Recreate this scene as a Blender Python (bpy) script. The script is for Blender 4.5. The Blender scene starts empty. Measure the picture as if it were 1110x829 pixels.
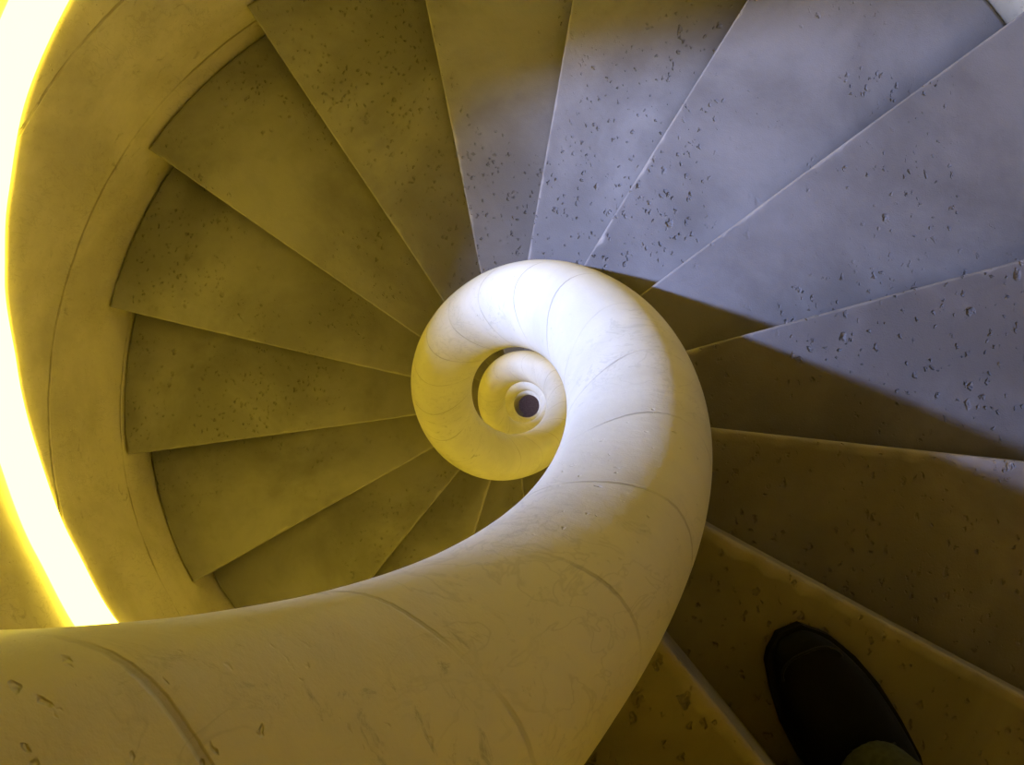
import bpy, bmesh, math, random
from mathutils import Vector, Matrix, noise
PI = math.pi
C = bpy.context.scene.collection

# ------------------------------------------------------------------ survey of the stair (metres; well axis = z axis)
PITCH = 2.7                      # rise of one full turn
TOP = 11.1                       # height of the photographer's phone above the bottom floor
F_PX = 1000.56
VPX, VPY = 579.03, 440.59        # where plumb lines meet
CAMX, CAMY = 0.0615, -0.0113
ZN = TOP - 0.42911 * PITCH       # height of the nosing line at azimuth 0
ZT = TOP - 0.43149 * PITCH       # height of the newel centre at azimuth 0
PHI0, DEL = -1.24665, 0.37766
OFF = -0.00172 * PITCH
RW = 0.4051 * PITCH              # inner face of the round wall
RC, RA, RB = 0.06763 * PITCH, 0.02727 * PITCH, 0.0822 * PITCH
RISE = PITCH * DEL / (2 * PI)
DR = [-0.00178, -0.00367, 0.0005, 0.00119, 2e-05, 0.00105, 0.00106, -0.00055, 0.00061, 0.00032, 0.00229, -0.00162, 0.00064]
DA = [0.00293, -0.00033, 0.00295, 0.0029, 0.0011, 0.00205, 0.00257, -0.00035, -0.00061, -0.00019, 0.00194, 0.00072, -0.00084]
DE = [0.0, -0.16, 0.09, 0.17, -0.29, -0.26, 0.1, 0.39, -0.11, 0.23, 0.23, 0.36, -0.18, -0.31, -0.44, -0.25, 0.43]
LASTPHI = 3.66 * 2 * PI
BOTTOM = -1.2                    # floor level under the last turn
STEPPHI = LASTPHI - BOTTOM / PITCH * 2 * PI - .5

def drop(phi): return PITCH * phi / (2 * PI)

def cub(t, v):
    n = len(v)
    x = (t + math.radians(120)) / math.radians(60)
    x = min(max(x, 0), n - 1 - 1e-6)
    i = int(x); u = x - i
    g = lambda j: v[min(max(j, 0), n - 1)] * PITCH
    a, b, c, d = g(i - 1), g(i), g(i + 1), g(i + 2)
    return .5 * (2 * b + (c - a) * u + (2 * a - 5 * b + 4 * c - d) * u * u + (3 * b - a - 3 * c + d) * u ** 3)

# ------------------------------------------------------------------ helpers
def tag(o, label=None, cat=None, group=None, kind=None):
    if label: o['label'] = label
    if cat: o['category'] = cat
    if group: o['group'] = group
    if kind: o['kind'] = kind
    return o

def build(name, bm, mats, parent=None, smooth=True):
    me = bpy.data.meshes.new(name)
    bm.normal_update()
    bm.to_mesh(me); bm.free()
    if not isinstance(mats, (list, tuple)): mats = [mats]
    for m in mats: me.materials.append(m)
    if smooth: me.polygons.foreach_set('use_smooth', [True] * len(me.polygons))
    o = bpy.data.objects.new(name, me); C.objects.link(o)
    if parent: o.parent = parent
    return o

def empty(name, loc):
    o = bpy.data.objects.new(name, None); C.objects.link(o); o.location = loc
    return o

def grid(bm, rows, close_v=False, mat=0):
    """rows: list of lists of coordinates -> quads"""
    V = [[bm.verts.new(p) for p in r] for r in rows]
    out = []
    for i in range(len(V) - 1):
        n = len(V[i])
        for j in range(n if close_v else n - 1):
            k = (j + 1) % n
            f = bm.faces.new((V[i][j], V[i + 1][j], V[i + 1][k], V[i][k])); f.material_index = mat
            out.append(f)
    return V, out

# ------------------------------------------------------------------ materials
class N:
    def __init__(s, name):
        s.m = bpy.data.materials.new(name); s.m.use_nodes = True
        s.t = s.m.node_tree; s.t.nodes.clear()
        s.out = s.n('ShaderNodeOutputMaterial')
    def n(s, typ, **kw):
        x = s.t.nodes.new(typ)
        for k, v in kw.items(): setattr(x, k, v)
        return x
    def l(s, a, b): s.t.links.new(a, b)
    def val(s, sock, v):
        if hasattr(v, 'links'): s.l(v, sock)
        else: sock.default_value = v
    def math(s, op, a, b=0.0, c=None, clamp=False):
        x = s.n('ShaderNodeMath', operation=op); x.use_clamp = clamp
        s.val(x.inputs[0], a); s.val(x.inputs[1], b)
        if c is not None: s.val(x.inputs[2], c)
        return x.outputs[0]
    def ss(s, v, a, b, o0=0.0, o1=1.0):
        x = s.n('ShaderNodeMapRange', interpolation_type='SMOOTHSTEP')
        s.l(v, x.inputs[0]); x.inputs[1].default_value = a; x.inputs[2].default_value = b
        x.inputs[3].default_value = o0; x.inputs[4].default_value = o1
        return x.outputs[0]
    def noise(s, vec, scale, detail=4, rough=.55, dist=0):
        x = s.n('ShaderNodeTexNoise'); s.l(vec, x.inputs['Vector'])
        x.inputs['Scale'].default_value = scale; x.inputs['Detail'].default_value = detail
        x.inputs['Roughness'].default_value = rough; x.inputs['Distortion'].default_value = dist
        return x.outputs[0]
    def vor(s, vec, scale, rnd=1.0):
        x = s.n('ShaderNodeTexVoronoi'); s.l(vec, x.inputs['Vector']); x.inputs['Scale'].default_value = scale
        x.inputs['Randomness'].default_value = rnd
        return x
    def mix(s, f, a, b, bt='MIX'):
        x = s.n('ShaderNodeMix', data_type='RGBA', blend_type=bt)
        s.val(x.inputs[0], f)
        for i, v in ((6, a), (7, b)):
            if hasattr(v, 'links'): s.l(v, x.inputs[i])
            else: x.inputs[i].default_value = (*v, 1)
        return x.outputs[2]

def stone(name, light, dark, pit_amount=1.0, joints=None, rough=.75, wear=False):
    s = N(name)
    co = s.n('ShaderNodeTexCoord').outputs['Object']
    bs = s.n('ShaderNodeBsdfPrincipled'); bs.inputs['Roughness'].default_value = rough
    bs.inputs['Specular IOR Level'].default_value = .3
    s.l(bs.outputs[0], s.out.inputs[0])
    big = s.noise(co, 3.2, 5, .6, .4)
    mid = s.noise(co, 14, 4, .6)
    fine = s.noise(co, 420, 2, .7)
    col = s.mix(s.ss(big, .35, .68), light, dark)
    col = s.mix(s.ss(mid, .52, .8, 0, .45), col, dark)
    # stretched, warped coordinates for the travertine pits
    mp = s.n('ShaderNodeMapping'); s.l(co, mp.inputs[0]); mp.inputs['Scale'].default_value = (1.0, .72, 1.0)
    mp.inputs['Rotation'].default_value = (0, 0, .5)
    wn = s.n('ShaderNodeTexNoise'); s.l(co, wn.inputs['Vector']); wn.inputs['Scale'].default_value = 130
    add = s.n('ShaderNodeVectorMath', operation='MULTIPLY_ADD'); s.l(wn.outputs['Color'], add.inputs[0])
    add.inputs[1].default_value = (.012, .012, .012); s.l(mp.outputs[0], add.inputs[2])
    wc = add.outputs[0]
    def pits(scale, size, keep, seedscale):
        v = s.vor(wc, scale * (1.35 if joints else 1))
        sep = s.n('ShaderNodeSeparateColor'); s.l(v.outputs['Color'], sep.inputs[0])
        on = s.math('LESS_THAN', sep.outputs[0], keep)
        r = s.math('MULTIPLY', sep.outputs[1], size)
        d = s.math('SUBTRACT', v.outputs['Distance'], r)
        h = s.ss(d, -.14, .13, 1, 0)
        cl = s.ss(s.noise(co, seedscale, 2), .44, .58)
        return s.math('MULTIPLY', s.math('MULTIPLY', h, on), cl)
    p1 = pits(115, .31, .50 * pit_amount, 3.5)
    p2 = pits(50, .24, .20 * pit_amount, 4.0)
    pit = p1 if joints else s.math('MAXIMUM', p1, p2)
    col = s.mix(s.math('MULTIPLY', pit, .22), col, (dark[0] * .45, dark[1] * .4, dark[2] * .35))
    hgt = s.math('MULTIPLY', pit, -.6 if joints else -1.7)
    hgt = s.math('MULTIPLY_ADD', fine, .10 if joints else .24, hgt)
    hgt = s.math('MULTIPLY_ADD', mid, .9, hgt)
    if joints:                                   # level bed joints between the stacked blocks
        z0, step, width, depth = joints
        sp = s.n('ShaderNodeSeparateXYZ'); s.l(co, sp.inputs[0])
        zz = s.math('ADD', sp.outputs[2], s.math('MULTIPLY', s.math('SUBTRACT', s.noise(co, 9, 3), .5), .012))
        q = s.math('PINGPONG', s.math('SUBTRACT', zz, z0), step / 2)
        j = s.ss(q, width * .35, width, 1, 0)
        j = s.math('MULTIPLY', j, s.ss(s.noise(co, 7, 3), .40, .56, .12, 1))
        col = s.mix(s.math('MULTIPLY', j, .5), col, (dark[0] * .4, dark[1] * .36, dark[2] * .3))
        hgt = s.math('MULTIPLY_ADD', j, -depth, hgt)
        # grey lichen-like stains, and thin cracks in the marble-like rail
        st = s.ss(s.noise(co, 30, 7, .75, 1.2), .55, .70, 0, .6)
        st = s.math('MULTIPLY', st, s.ss(s.noise(co, 4.2, 2), .42, .60))
        # long faint veins wrapping the roll
        mv = s.n('ShaderNodeMapping'); s.l(co, mv.inputs[0]); mv.inputs['Scale'].default_value = (9, 22, 7); mv.inputs['Rotation'].default_value = (.3, .5, .9)
        vn = s.noise(mv.outputs[0], 2.2, 3, .6, .6)
        ve = s.math('MULTIPLY', s.ss(s.math('ABSOLUTE', s.math('SUBTRACT', vn, .5)), 0, .03, .22, 0), s.ss(s.noise(co, 5.5, 2), .46, .60))
        st = s.math('MAXIMUM', st, ve)
        col = s.mix(st, col, (dark[0] * .42, dark[1] * .43, dark[2] * .45))
    if wear:
        at = s.n('ShaderNodeAttribute', attribute_name='wear')
        col = s.mix(s.math('MULTIPLY', at.outputs['Fac'], .75), col, (light[0] * 1.22, light[1] * 1.2, light[2] * 1.15))
    s.l(col, bs.inputs['Base Color'])
    bp = s.n('ShaderNodeBump'); bp.inputs['Strength'].default_value = 1; bp.inputs['Distance'].default_value = .0022
    s.l(hgt, bp.inputs['Height']); s.l(bp.outputs[0], bs.inputs['Normal'])
    return s.m

def plain(name, col, rough=.6, bump=None, sheen=0):
    s = N(name)
    bs = s.n('ShaderNodeBsdfPrincipled'); bs.inputs['Roughness'].default_value = rough
    bs.inputs['Specular IOR Level'].default_value = .15
    s.l(bs.outputs[0], s.out.inputs[0])
    co = s.n('ShaderNodeTexCoord').outputs['Object']
    nz = s.noise(co, bump or 60, 3)
    s.l(s.mix(s.ss(nz, .3, .7), col, tuple(c * .7 for c in col)), bs.inputs['Base Color'])
    bp = s.n('ShaderNodeBump'); bp.inputs['Distance'].default_value = .0006
    s.l(nz, bp.inputs['Height']); s.l(bp.outputs[0], bs.inputs['Normal'])
    return s.m

M_TREAD = stone('tread_travertine', (.210, .187, .134), (.128, .112, .078), 1.0, wear=True)
M_RAIL = stone('newel_limestone', (.54, .50, .33), (.45, .415, .265), .20, joints=(TOP - .255, RISE, .0032, .45), rough=.5)
M_WALL = stone('wall_limestone', (.54, .465, .27), (.41, .35, .20), .3, joints=(TOP - 2.172, .38, .006, 2.0))
M_FLOOR = plain('bottom_floor_stone', (.5, .42, .46), .8)

def lamp_mat(name, col, strength):
    s = N(name)
    e = s.n('ShaderNodeEmission'); e.inputs[0].default_value = (*col, 1); e.inputs[1].default_value = strength
    s.l(e.outputs[0], s.out.inputs[0])
    return s.m

LED_COL, LED_POW = (1.0, .77, .074), 11.8
DAY_COL, DAY_POW = (.27, .38, 1.0), 490.0
M_LED = lamp_mat('warm_light_strip', LED_COL, LED_POW)
M_LED_UP = lamp_mat('warm_light_strip_overhead', LED_COL, LED_POW * 6.5)
M_SHOE = plain('black_shoe_leather', (.002, .002, .002), .85, 90)
M_SOLE = plain('black_rubber_sole', (.004, .004, .004), .8, 120)
M_LACE = plain('black_lace', (.008, .008, .008), .8, 300)
M_TROUSER = plain('dark_grey_green_trousers', (.04, .045, .03), .95, 160)

# ------------------------------------------------------------------ round wall, one helical sheet whose profile runs one pitch high
WIN_AZ = 163.75
WZ_LO, WZ_HI = -.70, -.15                    # sill and head of the nearest window, relative to the camera height
TAB = [(100, .50), (137, .505), (147, .508), (158, .488), (166, .474), (176, .445), (187, .438), (198, .452), (210, .488), (235, .49)]
def lip(phi):
    d = math.degrees(phi)
    if d <= TAB[0][0]: return .50 if d > 60 else .49
    for (a, x), (b, y) in zip(TAB, TAB[1:]):
        if d <= b:
            u = (d - a) / (b - a); u = u * u * (3 - 2 * u); return x + (y - x) * u
    return .49
GD = .040                                      # depth of the light groove
def wall_profile(phi):
    g = lip(phi)
    pr = [(-.20, 0), (-.1, 0), (.1, 0), (.25, 0), (g - .06, 0), (g - .012, 0), (g - .003, .002), (g, .008), (g + .002, GD), (g + .05, GD),
          (g + .105, GD), (g + .125, GD * .86), (g + .15, GD * .62), (g + .19, GD * .34), (g + .235, GD * .13), (g + .28, GD * .03), (g + .32, 0), (.88, 0)]
    return pr
def win_row(phi, zrel):
    """height above the nosing line that stays level at the window"""
    n = round((math.degrees(phi) - WIN_AZ) / 360)
    d = math.degrees(phi) - WIN_AZ - 360 * n
    base = (ZN - TOP - drop(math.radians(WIN_AZ)))          # nosing level there, relative to camera
    s0 = zrel - base
    w = max(0.0, min(1.0, (22 - abs(d)) / 12)); w = w * w * (3 - 2 * w)
    return s0 + drop(math.radians(d)) * w
def make_wall():
    bm = bmesh.new()
    lo, hi = math.radians(-500), STEPPHI + math.radians(60)
    step = math.radians(1.25)
    cols = []
    n = int((hi - lo) / step)
    half = 8.75
    for i in range(n + 1):
        phi = math.radians(math.floor(math.degrees(lo) / 2.5) * 2.5) + i * step
        pr = wall_profile(phi)
        a, b = win_row(phi, WZ_LO), win_row(phi, WZ_HI)
        pr = pr + [(a * .5 + .425, 0), (a, 0), (a + (b - a) * .33, 0), (a + (b - a) * .66, 0), (b, 0), (2.50, 0)]
        zb = ZN - drop(phi)
        cols.append([(phi, (RW + d + .0012 * math.sin(phi * 8 + s * 4 * PI / PITCH)) * math.cos(phi), (RW + d + .0012 * math.sin(phi * 8 + s * 4 * PI / PITCH)) * math.sin(phi), zb + s) for s, d in pr])
    V = [[bm.verts.new(p[1:]) for p in c] for c in cols]
    ja = len(wall_profile(0)) + 1
    for i in range(len(V) - 1):
        pm = math.degrees((cols[i][0][0] + cols[i + 1][0][0]) / 2)
        d = (pm - WIN_AZ + 180) % 360 - 180
        for j in range(len(V[i]) - 1):
            if abs(d) < half and ja <= j < ja + 3: continue
            bm.faces.new((V[i][j], V[i + 1][j], V[i + 1][j + 1], V[i][j + 1]))
    o = build('wall_round', bm, M_WALL)
    md = o.modifiers.new('thick', 'SOLIDIFY'); md.thickness = .35; md.offset = 1
    return tag(o, kind='structure')
wall = make_wall()

# ------------------------------------------------------------------ light strip lying in the groove of the wall
def make_strip(lo, hi, mat):
    bm = bmesh.new()
    rows = []
    n = int((hi - lo) / math.radians(1.25))
    for i in range(n + 1):
        phi = lo + (hi - lo) * i / n
        g = lip(phi); zb = ZN - drop(phi)
        sec = []
        for k in range(13):
            t = PI * k / 12
            s = g + .0525 - .0495 * math.cos(t)
            d = GD - .004 - .054 * math.sin(t) ** .6
            sec.append(((RW + d) * math.cos(phi), (RW + d) * math.sin(phi), zb + s))
        rows.append(sec)
    V, _ = grid(bm, rows, close_v=True)
    bm.faces.new(V[0]); bm.faces.new(list(reversed(V[-1])))
    bmesh.ops.recalc_face_normals(bm, faces=bm.faces)
    return build('wall_light', bm, mat)
tag(make_strip(math.radians(-420), math.radians(-145), M_LED_UP), 'light strip continuing up the wall beside the flight overhead', 'wall light')
tag(make_strip(math.radians(62), LASTPHI, M_LED), 'glowing yellow-white light strip winding along a groove in the round wall', 'wall light')

# ------------------------------------------------------------------ spiral newel: rolled stone rail round the open well
def make_newel():
    bm = bmesh.new()
    rows = []
    lo, hi = math.radians(-470), LASTPHI
    n = int((hi - lo) / math.radians(1.5))
    for i in range(n + 1):
        phi = lo + (hi - lo) * i / n
        rc = RC + cub(phi, DR); ra = RA + cub(phi, DA); zb = ZT - drop(phi)
        sec = []
        for k in range(48):
            t = 2 * PI * k / 48
            q = Vector((rc * math.cos(phi), rc * math.sin(phi), zb))
            wob = 1 + .012 * noise.noise(Vector((phi * 1.3, math.cos(t), math.sin(t))))
            r = rc + ra * wob * math.cos(t)
            sec.append((r * math.cos(phi), r * math.sin(phi), max(BOTTOM, zb + RB * wob * math.sin(t))))
        rows.append(sec)
    V, _ = grid(bm, rows, close_v=True)
    bm.faces.new(V[0]); bm.faces.new(list(reversed(V[-1])))
    bmesh.ops.recalc_face_normals(bm, faces=bm.faces)
    return build('spiral_newel', bm, M_RAIL)
tag(make_newel(), 'pale rolled stone newel spiralling like a smooth rail around the open well', 'newel')

# ------------------------------------------------------------------ steps
def make_step(k, cols=130):
    rnd = random.Random(100 + k)
    dv = math.radians(DE[k]) if 0 <= k < len(DE) else math.radians(rnd.uniform(-.25, .25))
    dp = math.radians(DE[k - 1]) if 0 < k <= len(DE) else 0
    pf = PHI0 + k * DEL + dv
    pb = PHI0 + (k - 1) * DEL + dp
    zt_ = ZN - drop(PHI0 + k * DEL)
    zb_ = zt_ - RISE
    bm = bmesh.new()
    wl = bm.verts.layers.float.new('wear')
    loops = []; wears = []
    r0, r1 = RC, RW - .004
    uf = Vector((math.cos(pf), math.sin(pf))); nf = Vector((-math.sin(pf), math.cos(pf)))
    pbk = pb - .10                                  # runs on under the step above
    ub = Vector((math.cos(pb), math.sin(pb))); nb = Vector((-math.sin(pb), math.cos(pb)))
    near = k <= 3
    for i in range(cols + 1):
        u = i / cols
        r = r0 + (r1 - r0) * u
        c1 = noise.noise(Vector((r * 16, k * 7.3, 1.1))); c2 = noise.noise(Vector((r * 60, k * 3.1, 4.4)))
        chip = max(0, c1 * .7 + c2 * .55 - .22) * (.012 if k < 7 else .009)
        bend = .0012 * math.sin(r * 5 + k)
        F = uf * r + nf * (OFF + bend)
        B = ub * r + nb * (OFF - .035)
        L = (F - B).length; dirn = (B - F) / L
        bev = (.0055 if near else .0032) + chip
        sec = [(F, -RISE, 0), (F, -bev * 1.5 - .002, 0)]
        w = min(1.0, max(.05, .5 + .9 * abs(c1) + .4 * c2)) if near else min(1.0, max(.0, .12 + 1.3 * max(0, c1) + .4 * c2))
        for t in (0.0, .35, .7, 1.0):
            a = t * PI / 2
            sec.append((F + dirn * bev * (1 - math.cos(a)), -bev * (1 - math.sin(a)), w if t > 0 else .3))
        sec.append((F + dirn * (bev + (.004 if near else .0015) * (.5 + w)), 0, w * (.7 if near else .35)))
        sec.append((F + dirn * (bev + .009), 0, 0))
        for q in (.15, .35, .6, .8):
            aq = pf + (pb - pf) * q; oq = OFF + (-.035) * q
            Q = Vector((math.cos(aq), math.sin(aq))) * r + Vector((-math.sin(aq), math.cos(aq))) * oq
            if L * q < .02: Q = F + dirn * (bev + .009 + .004 * q)
            sec.append((Q, .0008 * noise.noise(Vector((Q.x * 6, Q.y * 6, k))), 0))
        sec.append((B, 0, 0)); sec.append((B, -RISE, 0))
        loops.append([(Q.x, Q.y, dz + RISE) for Q, dz, _ in sec]); wears.append([w_ for _, _, w_ in sec])
    V, _ = grid(bm, loops, close_v=True)
    for vs, ws in zip(V, wears):
        for v, w in zip(vs, ws): v[wl] = max(0, w)
    bm.faces.new(V[0]); bm.faces.new(list(reversed(V[-1])))
    bmesh.ops.recalc_face_normals(bm, faces=bm.faces)
    o = build('stone_step', bm, M_TREAD)
    o.location = (0, 0, zb_)
    # flat faces except the worn nosing
    sm = [False] * len(o.data.polygons)
    for p in o.data.polygons:
        z = [o.data.vertices[v].co.z for v in p.vertices]
        if p.normal.z > .05 and len(p.vertices) == 4: sm[p.index] = True
    o.data.polygons.foreach_set('use_smooth', sm)
    return o

LBL = {
 0: 'dark stone step hidden behind the newel, one above the step by the shoe heel',
 1: 'dark stone step beside the newel with a pale worn edge, one above the black shoe',
 2: 'dim brown stone step that the black shoe stands on',
 3: 'dim brown stone step just below the one with the shoe, wholly in shade',
 4: 'pitted stone step cut by the slanting shadow edge, two below the shoe step',
 5: 'bluish pitted stone step with its inner tip in the newel shadow, three below the shoe',
 6: 'bright pale blue stone step with many pits near the newel, four below the shoe step',
 7: 'grey-blue stone step whose outer corner falls into olive shade, next after the bright blue one',
 8: 'narrow-looking grey stone step half in daylight and half in olive shade above the newel curl',
 9: 'olive stone step with only its inner tip touched by grey daylight',
 10: 'large olive stone step reaching the wall where the blocks show a long curved joint',
 11: 'olive stone step with dark shade along its wall end, next below the large one',
 12: 'dark olive stone step with an upright outer end against the glowing wall',
 13: 'olive brown stone step pointing level from the wall to the newel curl',
 14: 'brown stone step whose outer corner nearly touches the rolled newel',
 15: 'narrow brown stone step between newel curl and the overlapping rail, long thin pale edge',
 16: 'small dark sliver of stone step under the overlapping rail',
}
NSTEP = int((STEPPHI - PHI0) / DEL)
for k in range(0, NSTEP):
    if k in LBL or 16 <= k:
        o = make_step(k, 130 if k < 18 else 36)
        if k in LBL: tag(o, LBL[k], 'step', 'winding stone steps of the nearest turn')
        else: tag(o, 'stone step of the lower turns, glimpsed only through the open well', 'step', 'winding stone steps of the lower turns')

# ------------------------------------------------------------------ the flight overhead: stepless soffit slab, and the floor far below
def make_flight_above():
    bm = bmesh.new()
    rows = []
    lo, hi = math.radians(-470), PHI0 - DEL * 1.15
    n = 100
    for i in range(n + 1):
        phi = lo + (hi - lo) * i / n
        z = ZN - drop(phi) + .06
        c, s = math.cos(phi), math.sin(phi)
        ri, ro = RC + RA * .95, RW - .004
        rows.append([(ri * c, ri * s, z), (ro * c, ro * s, z), (ro * c, ro * s, z - .22), (ri * c, ri * s, z - .22)])
    V, _ = grid(bm, rows, close_v=True)
    bm.faces.new(V[0]); bm.faces.new(list(reversed(V[-1])))
    bmesh.ops.recalc_face_normals(bm, faces=bm.faces)
    return tag(build('ceiling', bm, M_WALL, smooth=False), kind='structure')
make_flight_above()

bm = bmesh.new()
bmesh.ops.create_cone(bm, cap_ends=True, segments=96, radius1=RW + .3, radius2=RW + .3, depth=.12)
bmesh.ops.translate(bm, verts=bm.verts, vec=(0, 0, BOTTOM - .06))
tag(build('floor', bm, M_FLOOR, smooth=False), kind='structure')

# ------------------------------------------------------------------ daylight in the wall windows, plus a fill added at the shaft bottom
def day(turn, power):
    L = bpy.data.lights.new('daylight', 'AREA'); L.shape = 'RECTANGLE'; L.size = .07; L.size_y = .30
    L.energy = power; L.color = DAY_COL
    o = bpy.data.objects.new('daylight', L); C.objects.link(o)
    pos = Vector((-1.6, .36, TOP + .0 - turn * PITCH))
    aim = Vector((.40, .10, TOP - 1.5 - turn * PITCH))
    o.location = pos
    o.rotation_euler = (aim - pos).to_track_quat('-Z', 'Y').to_euler()
for t in range(0, 4): day(t, DAY_POW * (1.0, .6, .7, .7)[t])

L = bpy.data.lights.new('floor_fill', 'AREA'); L.shape = 'DISK'; L.size = .3; L.energy = 1.6; L.color = (1.0, .82, .95)  # added unseen fill, only there to brighten the floor below the well
o = bpy.data.objects.new('floor_fill', L); C.objects.link(o); o.location = (.75, .1, BOTTOM + .55)
o.rotation_euler = (Vector((0, 0, BOTTOM)) - o.location).to_track_quat('-Z', 'Y').to_euler()

# ------------------------------------------------------------------ the photographer: right foot and leg
TZ = ZN - drop(PHI0 + 2 * DEL)
person = empty('person', (.42, -.44, TZ))
tag(person, 'person standing on the dim step, only a black shoe and dark trouser hem showing', 'person')
SH_ANG = math.radians(23); TOE = Vector((.338, -.228))
ax_ = Vector((-math.sin(SH_ANG), math.cos(SH_ANG))); rt_ = Vector((math.cos(SH_ANG), math.sin(SH_ANG)))
def shoe_pt(x, y, z):
    """x to the outer side, y metres back from the toe, z above the tread, relative to the person"""
    q = TOE - ax_ * y + rt_ * x
    return (q.x - person.location.x, q.y - person.location.y, z)
PROF = [(0, -.030, -.014, .020), (.003, -.038, -.007, .027), (.008, -.045, -.001, .033), (.018, -.052, .009, .038), (.045, -.058, .023, .044), (.08, -.062, .034, .050), (.12, -.059, .040, .060),
        (.16, -.045, .043, .076), (.20, -.036, .036, .092), (.24, -.031, .032, .100), (.262, -.027, .028, .098), (.275, -.014, .016, .080)]
def shoe_ring(y, a, b, h, z0, grow=0):
    c, w = (a + b) / 2, (b - a) / 2 + grow
    r = []
    for k in range(25):
        t = PI * k / 24
        ct, st = math.cos(t), math.sin(t)
        r.append(shoe_pt(c + w * math.copysign(abs(ct) ** .75, ct), y, z0 + (h - z0) * abs(st) ** .8))
    return r
bm = bmesh.new()
V, _ = grid(bm, [shoe_ring(y, a, b, h, .014) for y, a, b, h in PROF], close_v=True)
bm.faces.new(V[0]); bm.faces.new(list(reversed(V[-1])))
bmesh.ops.recalc_face_normals(bm, faces=bm.faces)
shoe = build('shoe', bm, M_SHOE, person)
md = shoe.modifiers.new('sub', 'SUBSURF'); md.levels = md.render_levels = 1
bm = bmesh.new()
lo_, hi_ = [], []
outl = [(y, a - .004) for y, a, b, h in PROF] + [(y, b + .004) for y, a, b, h in reversed(PROF)]
outl = [(y - (.004 if y == 0 else 0) + (.004 if y == .275 else 0), x) for y, x in outl]
R1 = [shoe_pt(x, y, .0) for y, x in outl]; R2 = [shoe_pt(x, y, .016) for y, x in outl]
V, _ = grid(bm, [R1, R2], close_v=True)
bm.faces.new(V[0]); bm.faces.new(list(reversed(V[-1])))
bmesh.ops.recalc_face_normals(bm, faces=bm.faces)
build('sole', bm, M_SOLE, shoe, smooth=False)
def tube(bm, pts, r, n=8):
    rows = []
    for i, p in enumerate(pts):
        d = (Vector(pts[min(i + 1, len(pts) - 1)]) - Vector(pts[max(i - 1, 0)])).normalized()
        a = d.cross(Vector((0, 0, 1))); a = a.normalized() if a.length > .05 else Vector((1, 0, 0))
        b = d.cross(a)
        rr = r[i] if isinstance(r, (list, tuple)) else r
        rows.append([tuple(Vector(p) + (a * math.cos(2 * PI * k / n) + b * math.sin(2 * PI * k / n)) * rr) for k in range(n)])
    V, _ = grid(bm, rows, close_v=True)
    bm.faces.new(V[0]); bm.faces.new(list(reversed(V[-1])))
bm = bmesh.new()
tube(bm, [shoe_pt(-.020 + .031 * math.cos(PI * k / 14), .034 - .020 * math.sin(PI * k / 14), .0445 - .010 * abs(math.cos(PI * k / 14)) - .003 * math.sin(PI * k / 14)) for k in range(15)], .0016, 6)
bmesh.ops.recalc_face_normals(bm, faces=bm.faces)
build('toe_seam', bm, M_LACE, shoe)
for q in range(3):
    bm = bmesh.new(); y = .115 + .016 * q; hz = .062 + .0075 * q
    tube(bm, [shoe_pt(-.002 + .022 * u, y + .005 * u, hz - .006 * u * u) for u in (-1, -.5, 0, .5, 1)], .0022, 6)
    bmesh.ops.recalc_face_normals(bm, faces=bm.faces)
    build('lace', bm, M_LACE, shoe)
# trouser leg: hem break, calf, knee, thigh
bm = bmesh.new()
LEG = [((.376, -.395), .066, .045, .078), ((.377, -.396), .074, .047, .082), ((.390, -.402), .11, .046, .074), ((.422, -.408), .17, .052, .070), ((.438, -.414), .30, .060, .074), ((.442, -.420), .42, .066, .078),
       ((.442, -.430), .50, .072, .082), ((.430, -.480), .62, .082, .090), ((.435, -.540), .76, .092, .100), ((.44, -.590), .90, .100, .108)]
rows = []
for (x, y), z, rx, ry in LEG:
    row = []
    for k in range(40):
        t = 2 * PI * k / 40
        f = 1 + .035 * noise.noise(Vector((math.cos(t) * 2, math.sin(t) * 2, z * 9)))
        zz = z + (.012 * math.sin(t) if z < .1 else 0)
        row.append((x + rx * f * math.cos(t) - person.location.x, y + ry * f * math.sin(t) - person.location.y, zz))
    rows.append(row)
V, _ = grid(bm, rows, close_v=True)
bm.faces.new(V[0]); bm.faces.new(list(reversed(V[-1])))
bmesh.ops.recalc_face_normals(bm, faces=bm.faces)
trouser = build('trouser_leg', bm, M_TROUSER, person)
md = trouser.modifiers.new('sub', 'SUBSURF'); md.levels = md.render_levels = 1

# ------------------------------------------------------------------ camera
v = Vector(((VPX - 555) / F_PX, (VPY - 414.5) / F_PX, 1)).normalized()
Rq = v.rotation_difference(Vector((0, 0, 1))).to_matrix()
cx, cy, cz = Rq @ Vector((1, 0, 0)), Rq @ Vector((0, 1, 0)), Rq @ Vector((0, 0, 1))
flip = lambda w: Vector((w.x, -w.y, -w.z))
X, Y, Z = flip(cx), -flip(cy), -flip(cz)
m = Matrix(((X.x, Y.x, Z.x, CAMX), (X.y, Y.y, Z.y, CAMY), (X.z, Y.z, Z.z, TOP), (0, 0, 0, 1)))
cd = bpy.data.cameras.new('camera'); cam = bpy.data.objects.new('camera', cd); C.objects.link(cam)
cam.matrix_world = m
cd.sensor_width = 36; cd.lens = 36 * F_PX / 1110; cd.clip_start = .02; cd.clip_end = 60
sc = bpy.context.scene; sc.camera = cam

w = bpy.data.worlds.new('world'); sc.world = w; w.use_nodes = True
w.node_tree.nodes['Background'].inputs[0].default_value = (.45, .55, .8, 1)
w.node_tree.nodes['Background'].inputs[1].default_value = .001
sc.view_settings.view_transform = 'Standard'; sc.view_settings.look = 'None'
sc.view_settings.gamma = 1; sc.view_settings.use_curve_mapping = False
sc.view_settings.exposure = 0.0
